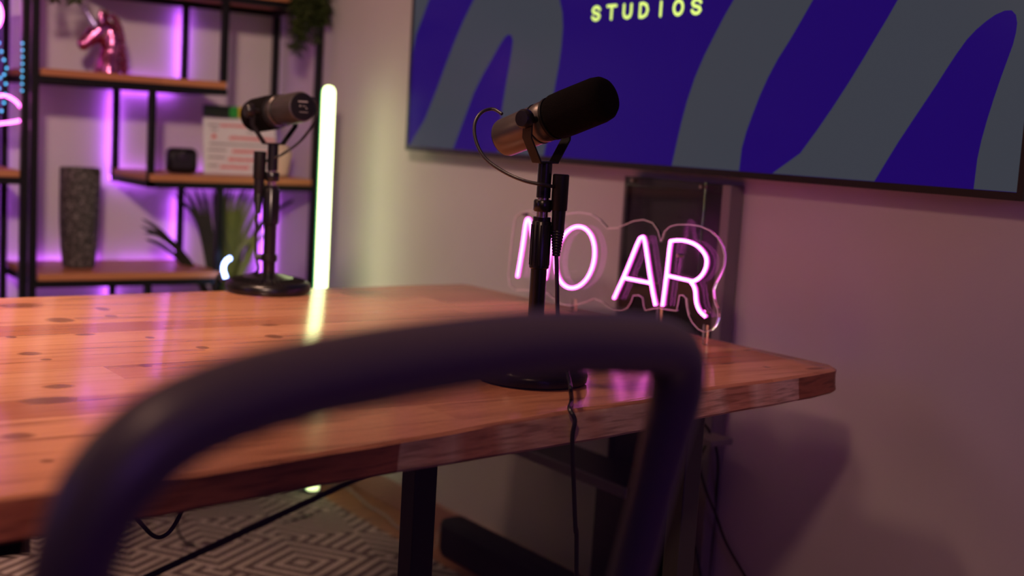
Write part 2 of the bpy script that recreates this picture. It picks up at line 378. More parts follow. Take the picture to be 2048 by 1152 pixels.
M['screen_blue'] = screen_mat('screen_indigo', (0.011, 0.0015, 0.120), 1.0)
M['screen_slate'] = screen_mat('screen_slate', (0.042, 0.047, 0.062), 1.0)
M['screen_text'] = screen_mat('screen_lettering', (0.80, 1.0, 0.22), 1.1)
sY0, sY1, sZ0, sZ1 = tvY0 + bz, tvY1 - bz, tvZ0 + 0.013, tvZ1 - bz
SC = obj('screen', box(BM(), XT + 0.0025, XT + 0.0042, sY0, sY1, sZ0, sZ1), M['screen_blue'], TV)
def tvp(x, y, X):                                # measured outline -> screen plane, clipped to the screen
    p = onx(780 + x / 1.615, y / 1.615, X); return Vector((X, min(max(p.y, sY0 + .0005), sY1 - .0005), min(max(p.z, sZ0 + .0005), sZ1)))
shapes = [
 [(40, -190), (220, -190), (150, -60), (125, 0), (105, 55), (84, 110), (68, 170), (40, 200)],
 [(460, -135), (400, -140), (345, -110), (300, -60), (270, 0), (238, 65), (210, 130), (180, 208), (150, 290), (112, 385), (60, 510), (190, 530), (203, 490), (235, 395), (270, 300), (300, 240), (330, 188), (352, 148), (370, 120), (383, 110), (393, 116), (397, 132), (393, 165), (385, 215), (374, 275), (365, 330), (354, 410), (345, 540), (492, 560), (510, 430), (530, 290), (544, 215), (553, 150), (558, 90), (556, 40), (545, -10), (520, -60)],
 [(1330, -290), (1240, -190), (1150, -60), (1110, 0), (1080, 52), (1050, 110), (1015, 180), (985, 250), (960, 325), (940, 400), (922, 480), (905, 600), (1123, 600), (1128, 540), (1135, 480), (1150, 425), (1170, 370), (1193, 310), (1220, 250), (1252, 190), (1290, 130), (1328, 65), (1365, 0), (1410, -80), (1470, -180), (1540, -290)],
 [(1850, -330), (1760, -190), (1680, -60), (1640, 0), (1606, 60), (1570, 120), (1526, 195), (1480, 270), (1430, 347), (1380, 420), (1325, 495), (1230, 620), (1540, 640), (1563, 590), (1600, 525), (1640, 460), (1685, 392), (1730, 325), (1762, 277), (1795, 225), (1828, 175), (1862, 128), (1892, 96), (1925, 68), (1955, 47), (1985, 34), (2008, 33), (2022, 48), (2026, 75), (2022, 105), (2012, 145), (1992, 200), (1972, 255), (1950, 320), (1928, 390), (1910, 455), (1897, 515), (1885, 612), (1880, 700), (2200, 700), (2200, -330)],
]
for s in shapes: obj('wave_shape', prism(BM(), [tvp(x, y, XT + 0.0018) for x, y in s], (0.0009, 0, 0)), M['screen_slate'], SC, smooth=False)
p0 = onx(1182, 42, XT); p1 = onx(1402, 28, XT); hh = onx(1190, 12, XT).z - p0.z
LET = {'S': [[(.92, .78), (.75, .95), (.5, 1), (.25, .95), (.08, .76), (.2, .58), (.5, .5), (.8, .42), (.92, .24), (.75, .05), (.5, 0), (.25, .05), (.08, .22)]],
 'T': [[(.0, 1), (1, 1)], [(.5, 1), (.5, 0)]], 'U': [[(.08, 1), (.08, .35), (.2, .1), (.5, 0), (.8, .1), (.92, .35), (.92, 1)]],
 'D': [[(.08, 0), (.08, 1), (.45, 1), (.78, .85), (.92, .5), (.78, .15), (.45, 0), (.08, 0)]], 'I': [[(.5, 0), (.5, 1)]],
 'O': [[(.5 + .46 * math.cos(k * PI / 8), .5 + .5 * math.sin(k * PI / 8)) for k in range(17)]]}
n = 7; pitch = (p1.y - p0.y) / (n - 0.42); cw = 0.54
for i, ch in enumerate('STUDIOS'):
    h = hh * 0.86; bm = BM()
    ribbon_letter(bm, [[((i + a * cw) * abs(pitch), b * h + hh * .07) for a, b in st] for st in LET[ch]], hh * 0.105,
                  lambda u, v: Vector((XT + 0.0012, p0.y - u, p0.z + v)), (0.0006, 0, 0))
    obj('letter', bm, M['screen_text'], SC, smooth=False)

# ------------------------------------------------------------------ column below the television
CO = thing('display_stand', 'tall grey framed dark display stand against the wall behind the pink neon sign', 'stand', (0, 0, 0))
yR = onx(1460, 400, 1.84).y; yL = onx(1247, 400, 1.84).y; zt = 1.03
obj('side_frame', box(BM(), 1.84, 1.878, yR, yR + 0.024, 0.0, zt), M['grey_paint'], CO, bevel=0.002)
obj('front_panel', box(BM(), 1.85, 1.875, yR + 0.024, yL - 0.01, 0.0, zt - 0.02), M['dark_panel'], CO)
obj('top_frame', box(BM(), 1.84, 1.878, yR + 0.024, yL, zt - 0.02, zt), M['dark_panel'], CO, bevel=0.002)
obj('side_frame', box(BM(), 1.845, 1.878, yL - 0.01, yL, 0.0, zt - 0.02), M['dark_panel'], CO)
obj('clear_cover', box(BM(), 1.825, 1.829, onx(1408, 400, 1.825).y, onx(1247, 400, 1.825).y, 0.70, zt + 0.003), M['acrylic'], CO)
for yy in (onx(1400, 400, 1.825).y, onx(1262, 400, 1.825).y): obj('standoff', tube(BM(), [(1.823, yy, zt - 0.008), (1.85, yy, zt - 0.008)], 0.004, 10), M['nickel'], CO)
b = onx(1437, 885, 1.80); obj('bracket', box(BM(), 1.78, 1.84, b.y, b.y + 0.06, b.z - 0.008, b.z + 0.004), M['grey_paint'], CO, bevel=0.001)
sh = onx(1185, 965, 1.75)
KB = thing('equipment_shelf', 'black low equipment cabinet with overhanging top under the table beside the wall', 'cabinet', (0, 0, 0))
obj('top', box(BM(), 1.70, 1.835, 1.90, 2.42, sh.z + 0.02, sh.z + 0.036), M['black_metal'], KB, bevel=0.002)
obj('top_edge', box(BM(), 1.69, 1.70, 1.90, 2.42, sh.z + 0.018, sh.z + 0.038), M['grey_paint'], KB)
obj('body', box(BM(), 1.722, 1.835, 1.90, 2.03, 0.0, sh.z + 0.02), M['black_plastic'], KB, bevel=0.004)
# long black box on the floor
bm = box(BM(), 1.76, 1.836, 2.06, 2.70, 0.0, 0.105)
tag(obj('soundbar', bm, M['fabric'], bevel=0.02), 'long low black padded box lying on the wooden floor along the wall', 'soundbar')

# ------------------------------------------------------------------ pink neon sign
XS = 1.60
def np_(x, y, X=XS): return onx(1000 + x / 3.032, 320 + y / 3.032, X)
NS = thing('neon_sign', 'glowing pink neon letters on a clear acrylic outline standing at the table edge', 'neon sign', (0, 0, 0))
ol = [(90, 350), (130, 318), (185, 308), (250, 345), (320, 350), (400, 328), (480, 318), (550, 330), (600, 360), (650, 415), (710, 412), (760, 392), (810, 370), (870, 362), (925, 382), (958, 430), (975, 495), (998, 432), (1030, 404), (1075, 392), (1150, 392), (1215, 402), (1270, 428), (1315, 468), (1345, 520), (1360, 580), (1355, 640), (1330, 700), (1305, 745), (1290, 785), (1293, 830), (1303, 870), (1320, 910), (1322, 955), (1306, 1000), (1280, 1032), (1240, 1044), (1200, 1025), (1165, 985), (1143, 940), (1132, 890), (1127, 838), (1110, 820), (1088, 822), (1080, 870), (1070, 915), (1020, 908), (960, 897), (915, 905), (882, 915), (870, 880), (865, 835), (840, 820), (808, 822), (795, 860), (770, 900), (735, 917), (690, 912), (660, 895), (620, 860), (570, 840), (520, 862), (440, 885), (380, 878), (330, 850), (290, 810), (230, 795), (150, 788), (95, 790), (58, 760), (50, 700), (60, 600), (72, 480)]
bm = prism(BM(), [np_(x, y) for x, y in ol], (0.006, 0, 0))
obj('acrylic_backing', bm, M['acrylic'], NS, smooth=False)
O = [(455 + 117 * math.cos(a) + 20 * math.sin(a), 590 - 187 * math.sin(a)) for a in [2 * PI * k / 36 for k in range(36)]]
letters = [[spline([(105, 710, 0), (135, 530, 0), (155, 390, 0), (167, 358, 0), (181, 375, 0), (200, 480, 0), (232, 610, 0), (262, 722, 0)], 6), [(272, 724, 0), (335, 385, 0)]], ['O'],
           [spline([(690, 840, 0), (770, 660, 0), (835, 500, 0), (858, 469, 0), (876, 490, 0), (905, 680, 0), (925, 800, 0), (942, 882, 0)], 6), [(752, 715, 0), (905, 745, 0)]],
           [spline([(985, 885, 0), (1010, 690, 0), (1030, 515, 0), (1045, 490, 0), (1120, 490, 0), (1195, 520, 0), (1245, 580, 0), (1250, 640, 0), (1222, 700, 0), (1175, 733, 0), (1120, 725, 0), (1010, 700, 0)], 6),
            spline([(1150, 730, 0), (1180, 780, 0), (1190, 865, 0), (1210, 915, 0), (1245, 950, 0)], 6)]]
for L in letters:
    bm = BM(); bs = BM()
    if L == ['O']:
        pts = [np_(x, y, XS - 0.0095) for x, y in O]; tube(bm, pts, 0.0031, 10, closed=True)
        tube(bs, [p + Vector((0.0045, 0, 0)) for p in pts], 0.0030, 8, closed=True)
    else:
        for st in L:
            pts = [np_(p[0], p[1], XS - 0.0095) for p in st]; tube(bm, pts, 0.0031, 10)
            tube(bs, [p + Vector((0.0045, 0, 0)) for p in pts], 0.0030, 8)
    nl = obj('neon_letter', bm, M['neon'], NS); obj('tube_jacket', bs, M['neon_side'], nl)
for (x, y) in ((443, 880), (960, 905), (1240, 1040)):
    p = np_(x, y); obj('support_foot', box(BM(), XS - 0.001, XS + 0.007, p.y - 0.004, p.y + 0.004, 0.751, p.z + 0.012), M['acrylic'], NS)
for (x, y) in ((1085, 580), (1250, 920), (150, 330), (935, 745)):
    p = np_(x, y, XS); obj('screw', tube(BM(), [p + Vector((-0.004, 0, 0)), p + Vector((0.010, 0, 0))], 0.0035, 10), M['nickel'], NS)
obj('acrylic_edge', tube(BM(), [np_(x, y, XS + 0.0005) for x, y in ol], 0.0008, 6, closed=True), M['acrylic_edge'], NS)

# ------------------------------------------------------------------ microphones on desk stands
def make_mic(loc, aim, pivot_h, side, label, slabel, slide=0.0):
    """loc: foot of the stand on the table; aim: direction the foam points; side: +1/-1 where the connector hangs"""
    a = Vector(aim).normalized(); ah = Vector((a.x, a.y, 0)).normalized(); b = Vector((0, 0, 1)).cross(ah)
    if (b.dot(CAM - Vector(loc))) < 0: b = -b                       # b points at the near side of the yoke
    base = Vector(loc); P = Vector((0, 0, pivot_h))
    S = thing('microphone_stand', slabel, 'microphone stand', base)
    bm = BM(); lathe(bm, [(0.074, 0), (0.080, 0.003), (0.081, 0.012), (0.078, 0.018), (0.070, 0.022), (0.045, 0.028), (0.022, 0.034), (0.016, 0.036)], seg=64); B = obj('round_base', bm, M['stand_black'], S)
    bm = BM()
    for k in range(48):
        an = 2 * PI * k / 48; c, s = math.cos(an), math.sin(an)
        tube(bm, [(0.048 * c, 0.048 * s, 0.0275), (0.069 * c, 0.069 * s, 0.0228)], 0.0016, 6)
    obj('grip_ridges', bm, M['stand_black'], B)
    ht = pivot_h - 0.063
    obj('lower_tube', lathe(BM(), [(0.0118, 0.03), (0.0118, ht - 0.145)], seg=28), M['stand_black'], S)
    bm = BM(); lathe(bm, [(0.0120, ht - 0.150), (0.0145, ht - 0.148), (0.0140, ht - 0.082), (0.0125, ht - 0.080)], seg=28)
    for k in range(14):
        an = 2 * PI * k / 14; c, s = math.cos(an) * 0.0143, math.sin(an) * 0.0143
        tube(bm, [(c, s, ht - 0.144), (c, s, ht - 0.086)], 0.0011, 6)
    obj('height_clutch', bm, M['stand_black'], S)
    obj('thread', lathe(BM(), [(0.0085, ht - 0.081), (0.0085, ht - 0.046)], seg=20), M['nickel'], S)
    bm = BM(); lathe(bm, [(0.012, ht - 0.067), (0.0135, ht - 0.065), (0.0135, ht - 0.052), (0.012, ht - 0.050)], seg=24); lathe(bm, [(0.0128, ht - 0.0805), (0.0128, ht - 0.075)], seg=24)
    obj('lock_nut', bm, M['stand_black'], S)
    obj('upper_tube', lathe(BM(), [(0.0102, ht - 0.047), (0.0102, ht + 0.002)], seg=28), M['stand_black'], S)
    # the microphone
    K = thing('microphone', label, 'microphone', base)
    A = axis_mtx(P + a * slide, a, (0, 0, 1))
    bm = BM(); lathe(bm, [(0, -0.082), (0.022, -0.082), (0.0265, -0.0805), (0.028, -0.076), (0.0285, -0.040), (0.0285, -0.005), (0.0295, -0.004), (0.0295, 0.006), (0.0285, 0.008), (0.0285, 0.016)], A, 56)
    body = obj('body', bm, M['mic_metal'], K)
    obj('trim_ring', lathe(BM(), [(0.0288, 0.012), (0.0312, 0.0125), (0.0312, 0.0165), (0.0288, 0.017)], A, 56), M['black_metal'], K)
    obj('band', lathe(BM(), [(0.0290, -0.013), (0.0296, -0.0125), (0.0296, -0.0105), (0.0290, -0.010)], A, 56), M['black_metal'], K)
    bm = BM(); lathe(bm, [(0.024, 0.008), (0.0295, 0.0175), (0.0325, 0.024), (0.0330, 0.045), (0.0325, 0.096), (0.0305, 0.107), (0.026, 0.113), (0.018, 0.115), (0, 0.1155)], A, 56)
    obj('foam_windscreen', bm, M['foam'], K)
    # rear plate with its small print
    e = axis_mtx(P + a * (slide - 0.0825), -a, (0, 0, 1)); up = e.col[0].xyz.normalized(); rt = up.cross(-(-a)).normalized()
    rt = (-a).cross(up).normalized() * -1
    obj('rear_plate', lathe(BM(), [(0.0245, -0.001), (0.0245, 0.0006), (0.0225, 0.0010)], e, 48), M['black_plastic'], K)
    bm = BM(); c0 = P + a * (slide - 0.0835)
    for (u, v, w, h) in ((0, 0.009, 0.0095, 0.0014), (-0.006, 0.001, 0.0014, 0.0014), (0.002, 0.001, 0.0040, 0.0005), (0.007, -0.003, 0.0014, 0.0011), (0.001, -0.010, 0.0085, 0.0005)):
        prism(bm, [c0 + rt * (u + i * w) + up * (v + j * h) for i, j in ((-1, -1), (1, -1), (1, 1), (-1, 1))], -a * 0.0008)
    obj('rear_print', bm, M['mark'], K, smooth=False)
    # yoke
    up3 = Vector((0, 0, 1)); bm = BM()
    prof = [(0.046, 0.006), (0.046, -0.026), (0.020, -0.061), (-0.020, -0.061), (-0.046, -0.026), (-0.046, 0.006)]
    hw = 0.0085; th = 0.0028; rows = []
    inn = [(0.046 - th, 0.006), (0.046 - th, -0.0252), (0.0186, -0.058), (-0.0186, -0.058), (-0.046 + th, -0.0252), (-0.046 + th, 0.006)]
    for (q, i2) in zip(prof, inn):
        rows.append([bm.verts.new(P + b * u + up3 * v + ah * w) for (u, v), w in ((q, -hw), (q, hw), (i2, hw), (i2, -hw))])
    for r0, r1 in zip(rows, rows[1:]):
        for k in range(4): bm.faces.new((r0[k], r0[(k + 1) % 4], r1[(k + 1) % 4], r1[k]))
    bm.faces.new(rows[0]); bm.faces.new(rows[-1])
    obj('yoke', bm, M['black_metal'], K, bevel=0.0008)
    for s in (1, -1):
        km = axis_mtx(P + b * s * 0.0325, b * s)
        bm = BM(); lathe(bm, [(0.005, -0.005), (0.005, 0.0135), (0.0125, 0.0138), (0.0135, 0.017), (0.0135, 0.024), (0.011, 0.0275), (0, 0.028)], km, 28)
        obj('yoke_knob', bm, M['black_plastic'], K)
    # connector and boot beside the tube
    sd = Vector((0.813, -0.58, 0)) * side
    cpos = sd * 0.0235 + Vector((-0.58, -0.81, 0)) * 0.004; z1 = ht - 0.012
    bm = BM(); lathe(bm, [(0.0112, z1 - 0.052), (0.0118, z1 - 0.050), (0.0118, z1 - 0.0015), (0.0105, z1)], Matrix.Translation(cpos), 28)
    cn = obj('connector', bm, M['black_metal'], K)
    bm = BM(); pr = [(0.0095, z1 - 0.080), (0.0100, z1 - 0.051)]; lathe(bm, pr, Matrix.Translation(cpos), 24)
    pr = []
    for k in range(9): zz = z1 - 0.080 - k * 0.0042; r = 0.0098 - k * 0.0005; pr += [(r - 0.0008, zz), (r, zz - 0.001), (r, zz - 0.0032), (r - 0.0008, zz - 0.004)]
    lathe(bm, pr[::-1], Matrix.Translation(cpos), 24); obj('plug_boot', bm, M['black_plastic'], cn)
    rear = P - a * 0.062 + up3 * 0.026
    return S, K, P, a, b, rear, cpos, z1, ht

near_foot = onz(1066, 772, 0.75)
near_foot = Vector((1.084, 1.425, 0.75))
def camdir(r, u, f): return ROT @ Vector((r, u, -f))
aimN = camdir(0.147, 0.044, -0.126)
pivN = atd(1096, 241, 1.805)
near_foot = Vector((pivN.x, pivN.y, 0.7505))
S, K, P, a, b, rear, cpos, z1, ht = make_mic(near_foot, aimN, pivN.z - 0.7505, 1, 'dark grey broadcast microphone with large black foam, nearest, tilted up toward the right', 'black round based desk stand holding the nearer microphone, just behind the chair back', -0.005)
L = lambda px, py, d: atd(px, py, d) - near_foot
pts = [L(1004, 228, 1.86), L(985, 218, 1.87), L(962, 226, 1.86), L(949, 250, 1.85), L(953, 285, 1.84), L(972, 318, 1.83), L(1010, 345, 1.81), L(1050, 362, 1.79), L(1084, 369, 1.785), cpos + Vector((-0.012, 0, z1 - 0.018))]
obj('short_cable', tube(BM(), spline(pts, 8), 0.0026, 10), M['cable'], K)
q = near_foot + cpos
e1 = onz(1143, 793, 0.755); e2 = onz(1143, 821, 0.753); foot = Vector((e2.x, e2.y - 0.012, 0.70))
ex, ey = e2.x, e2.y
bm = tube(BM(), spline([q + Vector((0, 0, z1 - 0.112)), q + Vector((0.003, -0.003, z1 - 0.16)), q + Vector((0.006, -0.005, 0.10)), Vector((q.x + 0.012, q.y - 0.012, 0.80)), onz(1139, 762, 0.777), onz(1141, 778, 0.7755), onz(1143, 801, 0.7545), Vector((ex, ey + 0.004, 0.7542)), Vector((ex, ey - 0.008, 0.742)), ony(1144.5, 880, ey - 0.008), ony(1148, 980, ey - 0.006), ony(1151, 1060, ey - 0.004), ony(1153, 1110, ey), Vector((ex + 0.05, ey, 0.2)), Vector((ex + 0.05, ey + 0.01, 0.03)), Vector((ex + 0.14, ey + 0.06, 0.0155)), Vector((ex + 0.4, ey + 0.1, 0.0155))], 8), 0.0031, 8)
tag(obj('microphone_cable', bm, M['cable']), 'black cable from the nearer microphone hanging over the front table edge', 'cable')

pivF = atd(549, 224, 2.60)
far_foot = Vector((pivF.x, pivF.y, 0.7505))
aimF = camdir(-0.120, 0.004, 0.152); 
FS = 1.09
S, K, P, a, b, rear, cpos, z1, ht = make_mic(far_foot, aimF, (pivF.z - 0.7505) / FS, -1, 'broadcast microphone at the far table end, its rear cap with small print facing us', 'round based black desk stand at the far table end beside the green tube light', -0.026)
S.scale = K.scale = (FS, FS, FS)
L = lambda px, py, d: (atd(px, py, d) - far_foot) / FS
pts = [L(612, 208, 2.56), L(622, 196, 2.58), L(634, 205, 2.60), L(636, 225, 2.61), L(622, 255, 2.61), L(600, 283, 2.61), L(575, 302, 2.61), L(556, 313, 2.60), cpos + Vector((0.012, 0, z1 - 0.018))]
obj('short_cable', tube(BM(), spline(pts, 8), 0.0026, 10), M['cable'], K)
clip = BM(); zc = 0.065
lathe(clip, [(0.0135, zc - 0.007), (0.0148, zc - 0.006), (0.0148, zc + 0.006), (0.0135, zc + 0.007)], None, 24); tube(clip, [(-0.012, 0.008, zc), (-0.021, 0.014, zc)], 0.006, 10)
obj('cable_clip', clip, M['black_plastic'], S)
g = far_foot
pts = [g + (cpos + Vector((0, 0, z1 - 0.112))) * FS, g + (cpos + Vector((-0.002, 0.001, 0.17))) * FS, g + Vector((-0.021, 0.015, zc + 0.01)) * FS, atd(516, 540, 2.62), atd(495, 551, 2.68), atd(468, 556, 2.78), atd(445, 562, 2.85), atd(428, 580, 2.95), Vector((1.15, 2.9, 0.30)), Vector((1.2, 3.0, 0.02)), Vector((1.6, 3.1, 0.018))]
tag(obj('microphone_cable', tube(BM(), spline(pts, 8), 0.0031, 8), M['cable']), 'black cable clipped to the far microphone stand and dropping behind the table', 'cable')

# ------------------------------------------------------------------ green tube light
GT = thing('tube_light', 'glowing yellow green light tube standing on the floor between shelf and wall', 'tube light', (1.71, 3.32, 0))
bm = BM(); lathe(bm, [(0.026, 0.0), (0.026, 0.012), (0.021, 0.014), (0.021, 0.02)], None, 28); obj('foot', bm, M['black_plastic'], GT)
bm = BM(); seg = 24; r = 0.0195; ca = math.atan2(-0.62, 0.35)         # the lit side faces the room, away from the shelf
zs = [0.02, 0.06, 0.3, 0.6, 0.9, 1.19]; rings = []
prof = [(r, 0.02), (r, 0.6), (r, 1.195), (r * 0.92, 1.205), (r * 0.6, 1.213), (0.0, 1.216)]
lathe(bm, prof, None, 36)
for f in bm.faces:
    c = f.calc_center_median(); dd = math.cos(math.atan2(c.y, c.x) - ca); f.material_index = 0 if (dd > -0.25 or abs(c.x) + abs(c.y) < 0.006) else 1
obj('diffuser_tube', bm, [M['tube_light'], M['tube_back']], GT)

# ------------------------------------------------------------------ shelving unit
YF, YR = 3.65, 3.97; w = 0.010
SU = thing('shelving_unit', 'black metal open shelving unit with stepped wooden boards and violet strip lights', 'shelf', (0, 0, 0))
def post(u, X, Y, z0, z1): return obj('post', box(BM(), X - w, X + w, Y - w, Y + w, z0, z1), M['black_metal'], u, bevel=0.0015)
def board(u, x0, x1, ztop, name='shelf_board', front=True):
    bmr = BM()
    box(bmr, x0, x1, YF - w, YF + w, ztop - 0.040, ztop - 0.020); box(bmr, x0, x1, YR - w, YR + w, ztop - 0.040, ztop - 0.020)
    for xx in (x0 + w, x1 - w): box(bmr, xx - w, xx + w, YF + w, YR - w, ztop - 0.040, ztop - 0.020)
    obj('shelf_rail', bmr, M['black_metal'], u)
    return obj(name, box(BM(), x0 + 0.004, x1 - 0.004, YF - w - 0.002, YR + w, ztop - 0.0198, ztop), M['shelf_wood'], u, bevel=0.002)
XL, XB, XA, XR = 0.977, 1.310, 1.527, 1.842
zC, zB, zA, zD = 0.640, 0.930, 1.213, 1.490
for Y in (YF, YR): post(SU, XL, Y, 0, 2.1); post(SU, XR, Y, 0, 2.1)
for Y in (YF, YR):
    post(SU, XA, Y, zA, zD - 0.04); post(SU, XB, Y, zB - 0.04, zA - 0.04); post(SU, XA, Y, zC - 0.04, zB - 0.04); post(SU, XB, Y, 0.012, zC - 0.04)
board(SU, XL + w, XA + w, zA); board(SU, XB - w, XR - w, zB); board(SU, XL + w, XA + w, zC); board(SU, 1.20, XR - w, zD); board(SU, XL + w, XR - w, 0.30); board(SU, XL + w, XR - w, 2.10)
board(SU, XL + w, 1.30, 1.79)
def strip(u, a, b):
    a = Vector(a); b = Vector(b); bm = BM(); d = b - a; s = Vector((0, 1, 0)); n = d.cross(s).normalized() * 0.005
    prism(bm, [a - n, b - n, b + n, a + n], (0, 0.003, 0)); return obj('light_strip', bm, M['violet_led'], u, smooth=False)
ys = YR + w + 0.001
strip(SU, (XA, ys, zA + 0.01), (XA, ys, zD - 0.05)); strip(SU, (XB, ys, zB + 0.0), (XB, ys, zA - 0.05))
strip(SU, (XB + 0.0, ys, zA - 0.03), (XA - 0.02, ys, zA - 0.03)); strip(SU, (XB - 0.01, ys, zB - 0.03), (XA - 0.08, ys, zB - 0.03))
strip(SU, (XL + 0.02, ys, zC - 0.03), (XL + 0.30, ys, zC - 0.012)); strip(SU, (XB, ys, 0.32), (XB, ys, zC - 0.06)); strip(SU, (XB + 0.02, ys, zC - 0.03), (XA, ys, zC - 0.03))
strip(SU, (XR - 0.005, ys, 0.32), (XR - 0.005, ys, zB - 0.06)); strip(SU, (XA + 0.02, ys, zB - 0.03), (XR - 0.03, ys, zB - 0.03)); strip(SU, (XA, ys, zC - 0.02), (XA, ys, zB - 0.08))
SL = thing('shelving_unit', 'black metal shelving unit at the left picture edge with pink neon inside', 'shelf', (0, 0, 0))
XM = 0.952
for Y in (YF,): post(SL, XM, Y, 0, 2.1); post(SL, 0.1, Y, 0, 2.1)
post(SL, XM, YR, 0, 2.1); post(SL, 0.1, YR, 0, 2.1)
board(SL, 0.11, XM - w, 0.930); board(SL, 0.11, XM - w, 1.60)
for z in (1.193, 0.62): obj('rear_rail', box(BM(), 0.11, XM - w, YR - w, YR + w, z - 0.01, z + 0.01), M['black_metal'], SL)
strip(SL, (XM - 0.004, ys, 0.3), (XM - 0.004, ys, 1.58))

# ------------------------------------------------------------------ things on the shelves
# tapered stone vase
va = ony(157, 335, 3.79); vx = ony(157, 530, 3.79).x
bm = BM(); H = va.z - zC - 0.001
lathe(bm, [(0.040, 0), (0.046, 0.004), (0.052, 0.06), (0.0565, 0.13), (0.0575, 0.2), (0.0575, H - 0.003), (0.056, H), (0.051, H), (0.050, H - 0.05), (0.048, 0.02), (0, 0.018)], None, 48)
o = obj('tall_vase', bm, M['vase']); o.location = (vx, 3.79, zC + 0.001); tag(o, 'tall dark speckled stone vase tapering at its foot on the lower left shelf', 'vase')
# black rounded camera-like box
sp = ony(359, 346, 3.74)
BX = thing('smart_speaker', 'small black rounded box speaker on the middle shelf left of the slate', 'speaker', (sp.x + 0.012, 3.76, zB), math.radians(-12))
bm = box(BM(), -0.046, 0.046, -0.03, 0.03, 0.001, 0.078); obj('body', bm, M['black_plastic'], BX, bevel=0.016)
km = axis_mtx(Vector((0.0, -0.031, 0.052)), (0, -1, 0)); obj('lens', lathe(BM(), [(0.011, -0.002), (0.011, 0.002), (0.008, 0.0025), (0, 0.001)], km, 24), M['dark_panel'], BX)
obj('indicator', lathe(BM(), [(0.0025, 0), (0.0025, 0.001)], axis_mtx(Vector((0.0, -0.031, 0.068)), (0, -1, 0)), 12), M['mark'], BX)
# director's slate
M['slate_board'] = mat('slate_white', (0.80, 0.76, 0.79), 0.1); M['red_ink'] = mat('red_marker', (0.80, 0.03, 0.05), 0.5); M['grey_ink'] = mat('grey_print', (0.22, 0.18, 0.2), 0.5)
for nme, c in (('green', (0.02, 0.32, 0.04)), ('yellow', (0.65, 0.42, 0.03)), ('red', (0.5, 0.04, 0.03)), ('blue', (0.04, 0.08, 0.5)), ('black', (0.01, 0.01, 0.01))): M['stick_' + nme] = mat('stick_' + nme, c, 0.35)
YS = 3.78
bl = ony(408, 345, YS); br_ = ony(575, 352, YS); tl = ony(402, 232, YS)
SLt = thing('clapperboard', 'white film slate with red handwriting and black, green, yellow stick on top', 'clapperboard', (bl.x, YS, zB + 0.001), 0)
Wd = 0.245; Hd = tl.z - zB - 0.004
tilt = Matrix.Rotation(math.radians(-6), 4, 'X')
obj('board', box(BM(), 0, Wd, 0, 0.005, 0, Hd, tilt), M['slate_board'], SLt, bevel=0.001)
x = 0.0; hs = 0.036
for nme, wd in (('black', 0.085), ('green', 0.030), ('yellow', 0.030), ('red', 0.03), ('blue', 0.03), ('black', 0.04)):
    obj('colour_bar', box(BM(), x, x + wd, -0.003, 0.008, Hd + 0.004, Hd + 0.004 + hs, tilt), M['stick_' + nme], SLt); x += wd
def scrib(nm_, mt_, x0, x1, z, h):                     # a handwritten word as a zigzag line
    bm = BM()
    n = max(4, int((x1 - x0) / 0.005)); pts = []
    for k in range(n + 1): pts.append(((x0 + (x1 - x0) * k / n), z + (h if k % 2 else -h) * random.uniform(0.6, 1)))
    ribbon_letter(bm, [pts], 0.0017, lambda u, v: tilt @ Vector((u, -0.0006, v)), (0, 0.0009, 0)); obj(nm_, bm, mt_, SLt, smooth=False)
for (x0, x1, f, h) in ((0.055, 0.16, 0.88, 0.005), (0.028, 0.040, 0.68, 0.008), (0.085, 0.24, 0.66, 0.006), (0.095, 0.25, 0.42, 0.006), (0.082, 0.26, 0.27, 0.006), (0.055, 0.15, 0.13, 0.006)): scrib('red_writing', M['red_ink'], x0, x1, Hd * f, h)
for (x0, x1, f) in ((0.015, 0.05, 0.88), (0.025, 0.045, 0.80), (0.145, 0.17, 0.78), (0.015, 0.075, 0.43), (0.015, 0.07, 0.30), (0.015, 0.045, 0.15), (0.16, 0.20, 0.13), (0.02, 0.25, 0.54)): scrib('printed_line', M['grey_ink'], x0, x1, Hd * f, 0.002)
# cream vase at the right end
cv = ony(588, 350, 3.80); bm = BM()
lathe(bm, [(0.020, 0), (0.026, 0.004), (0.030, 0.03), (0.036, 0.06), (0.036, 0.075), (0.026, 0.09), (0.018, 0.098), (0.016, 0.105), (0.013, 0.105), (0.013, 0.09), (0, 0.08)], None, 36)
o = obj('cream_vase', bm, M['cream']); o.location = (1.795, 3.80, zB + 0.001); tag(o, 'small cream vase at the right end of the middle shelf behind the far microphone', 'vase')
# unicorn bust
YU = 3.78
def up_(x, y, dy=0): return ony(x / 3.6, y / 3.6, YU) + Vector((0, dy, 0))
U = thing('unicorn_bust', 'shiny rose pink metallic unicorn head bust on the upper shelf', 'figurine', (0, 0, 0))
bm = BM()
nk = [up_(770, 528), up_(770, 470), up_(780, 400), up_(800, 320), up_(795, 240), up_(760, 180)]
nk[0].z = nk[0].z if nk[0].z > zA else zA + 0.001
nk[0].z = zA + 0.001
tube(bm, nk, [0.050, 0.046, 0.038, 0.034, 0.031, 0.024], 20, sc=(0.78, 1.0))
hd = [up_(790, 175), up_(750, 190), up_(710, 225), up_(660, 265), up_(620, 300), up_(590, 325), up_(568, 338)]
tube(bm, hd, [0.020, 0.032, 0.036, 0.030, 0.024, 0.022, 0.013], 18, sc=(0.86, 0.86))
tube(bm, [up_(770, 270), up_(745, 285), up_(715, 285)], [0.020, 0.026, 0.018], 14, sc=(0.8, 0.9))
for dy in (-0.013, 0.013):
    e0 = up_(745 + dy * 1600, 165, dy); e1_ = up_(745 + dy * 2600, 62, dy * 1.3); tube(bm, [e0, (e0 + e1_) / 2, e1_], [0.012, 0.011, 0.0035], 10, sc=(1, 0.9))
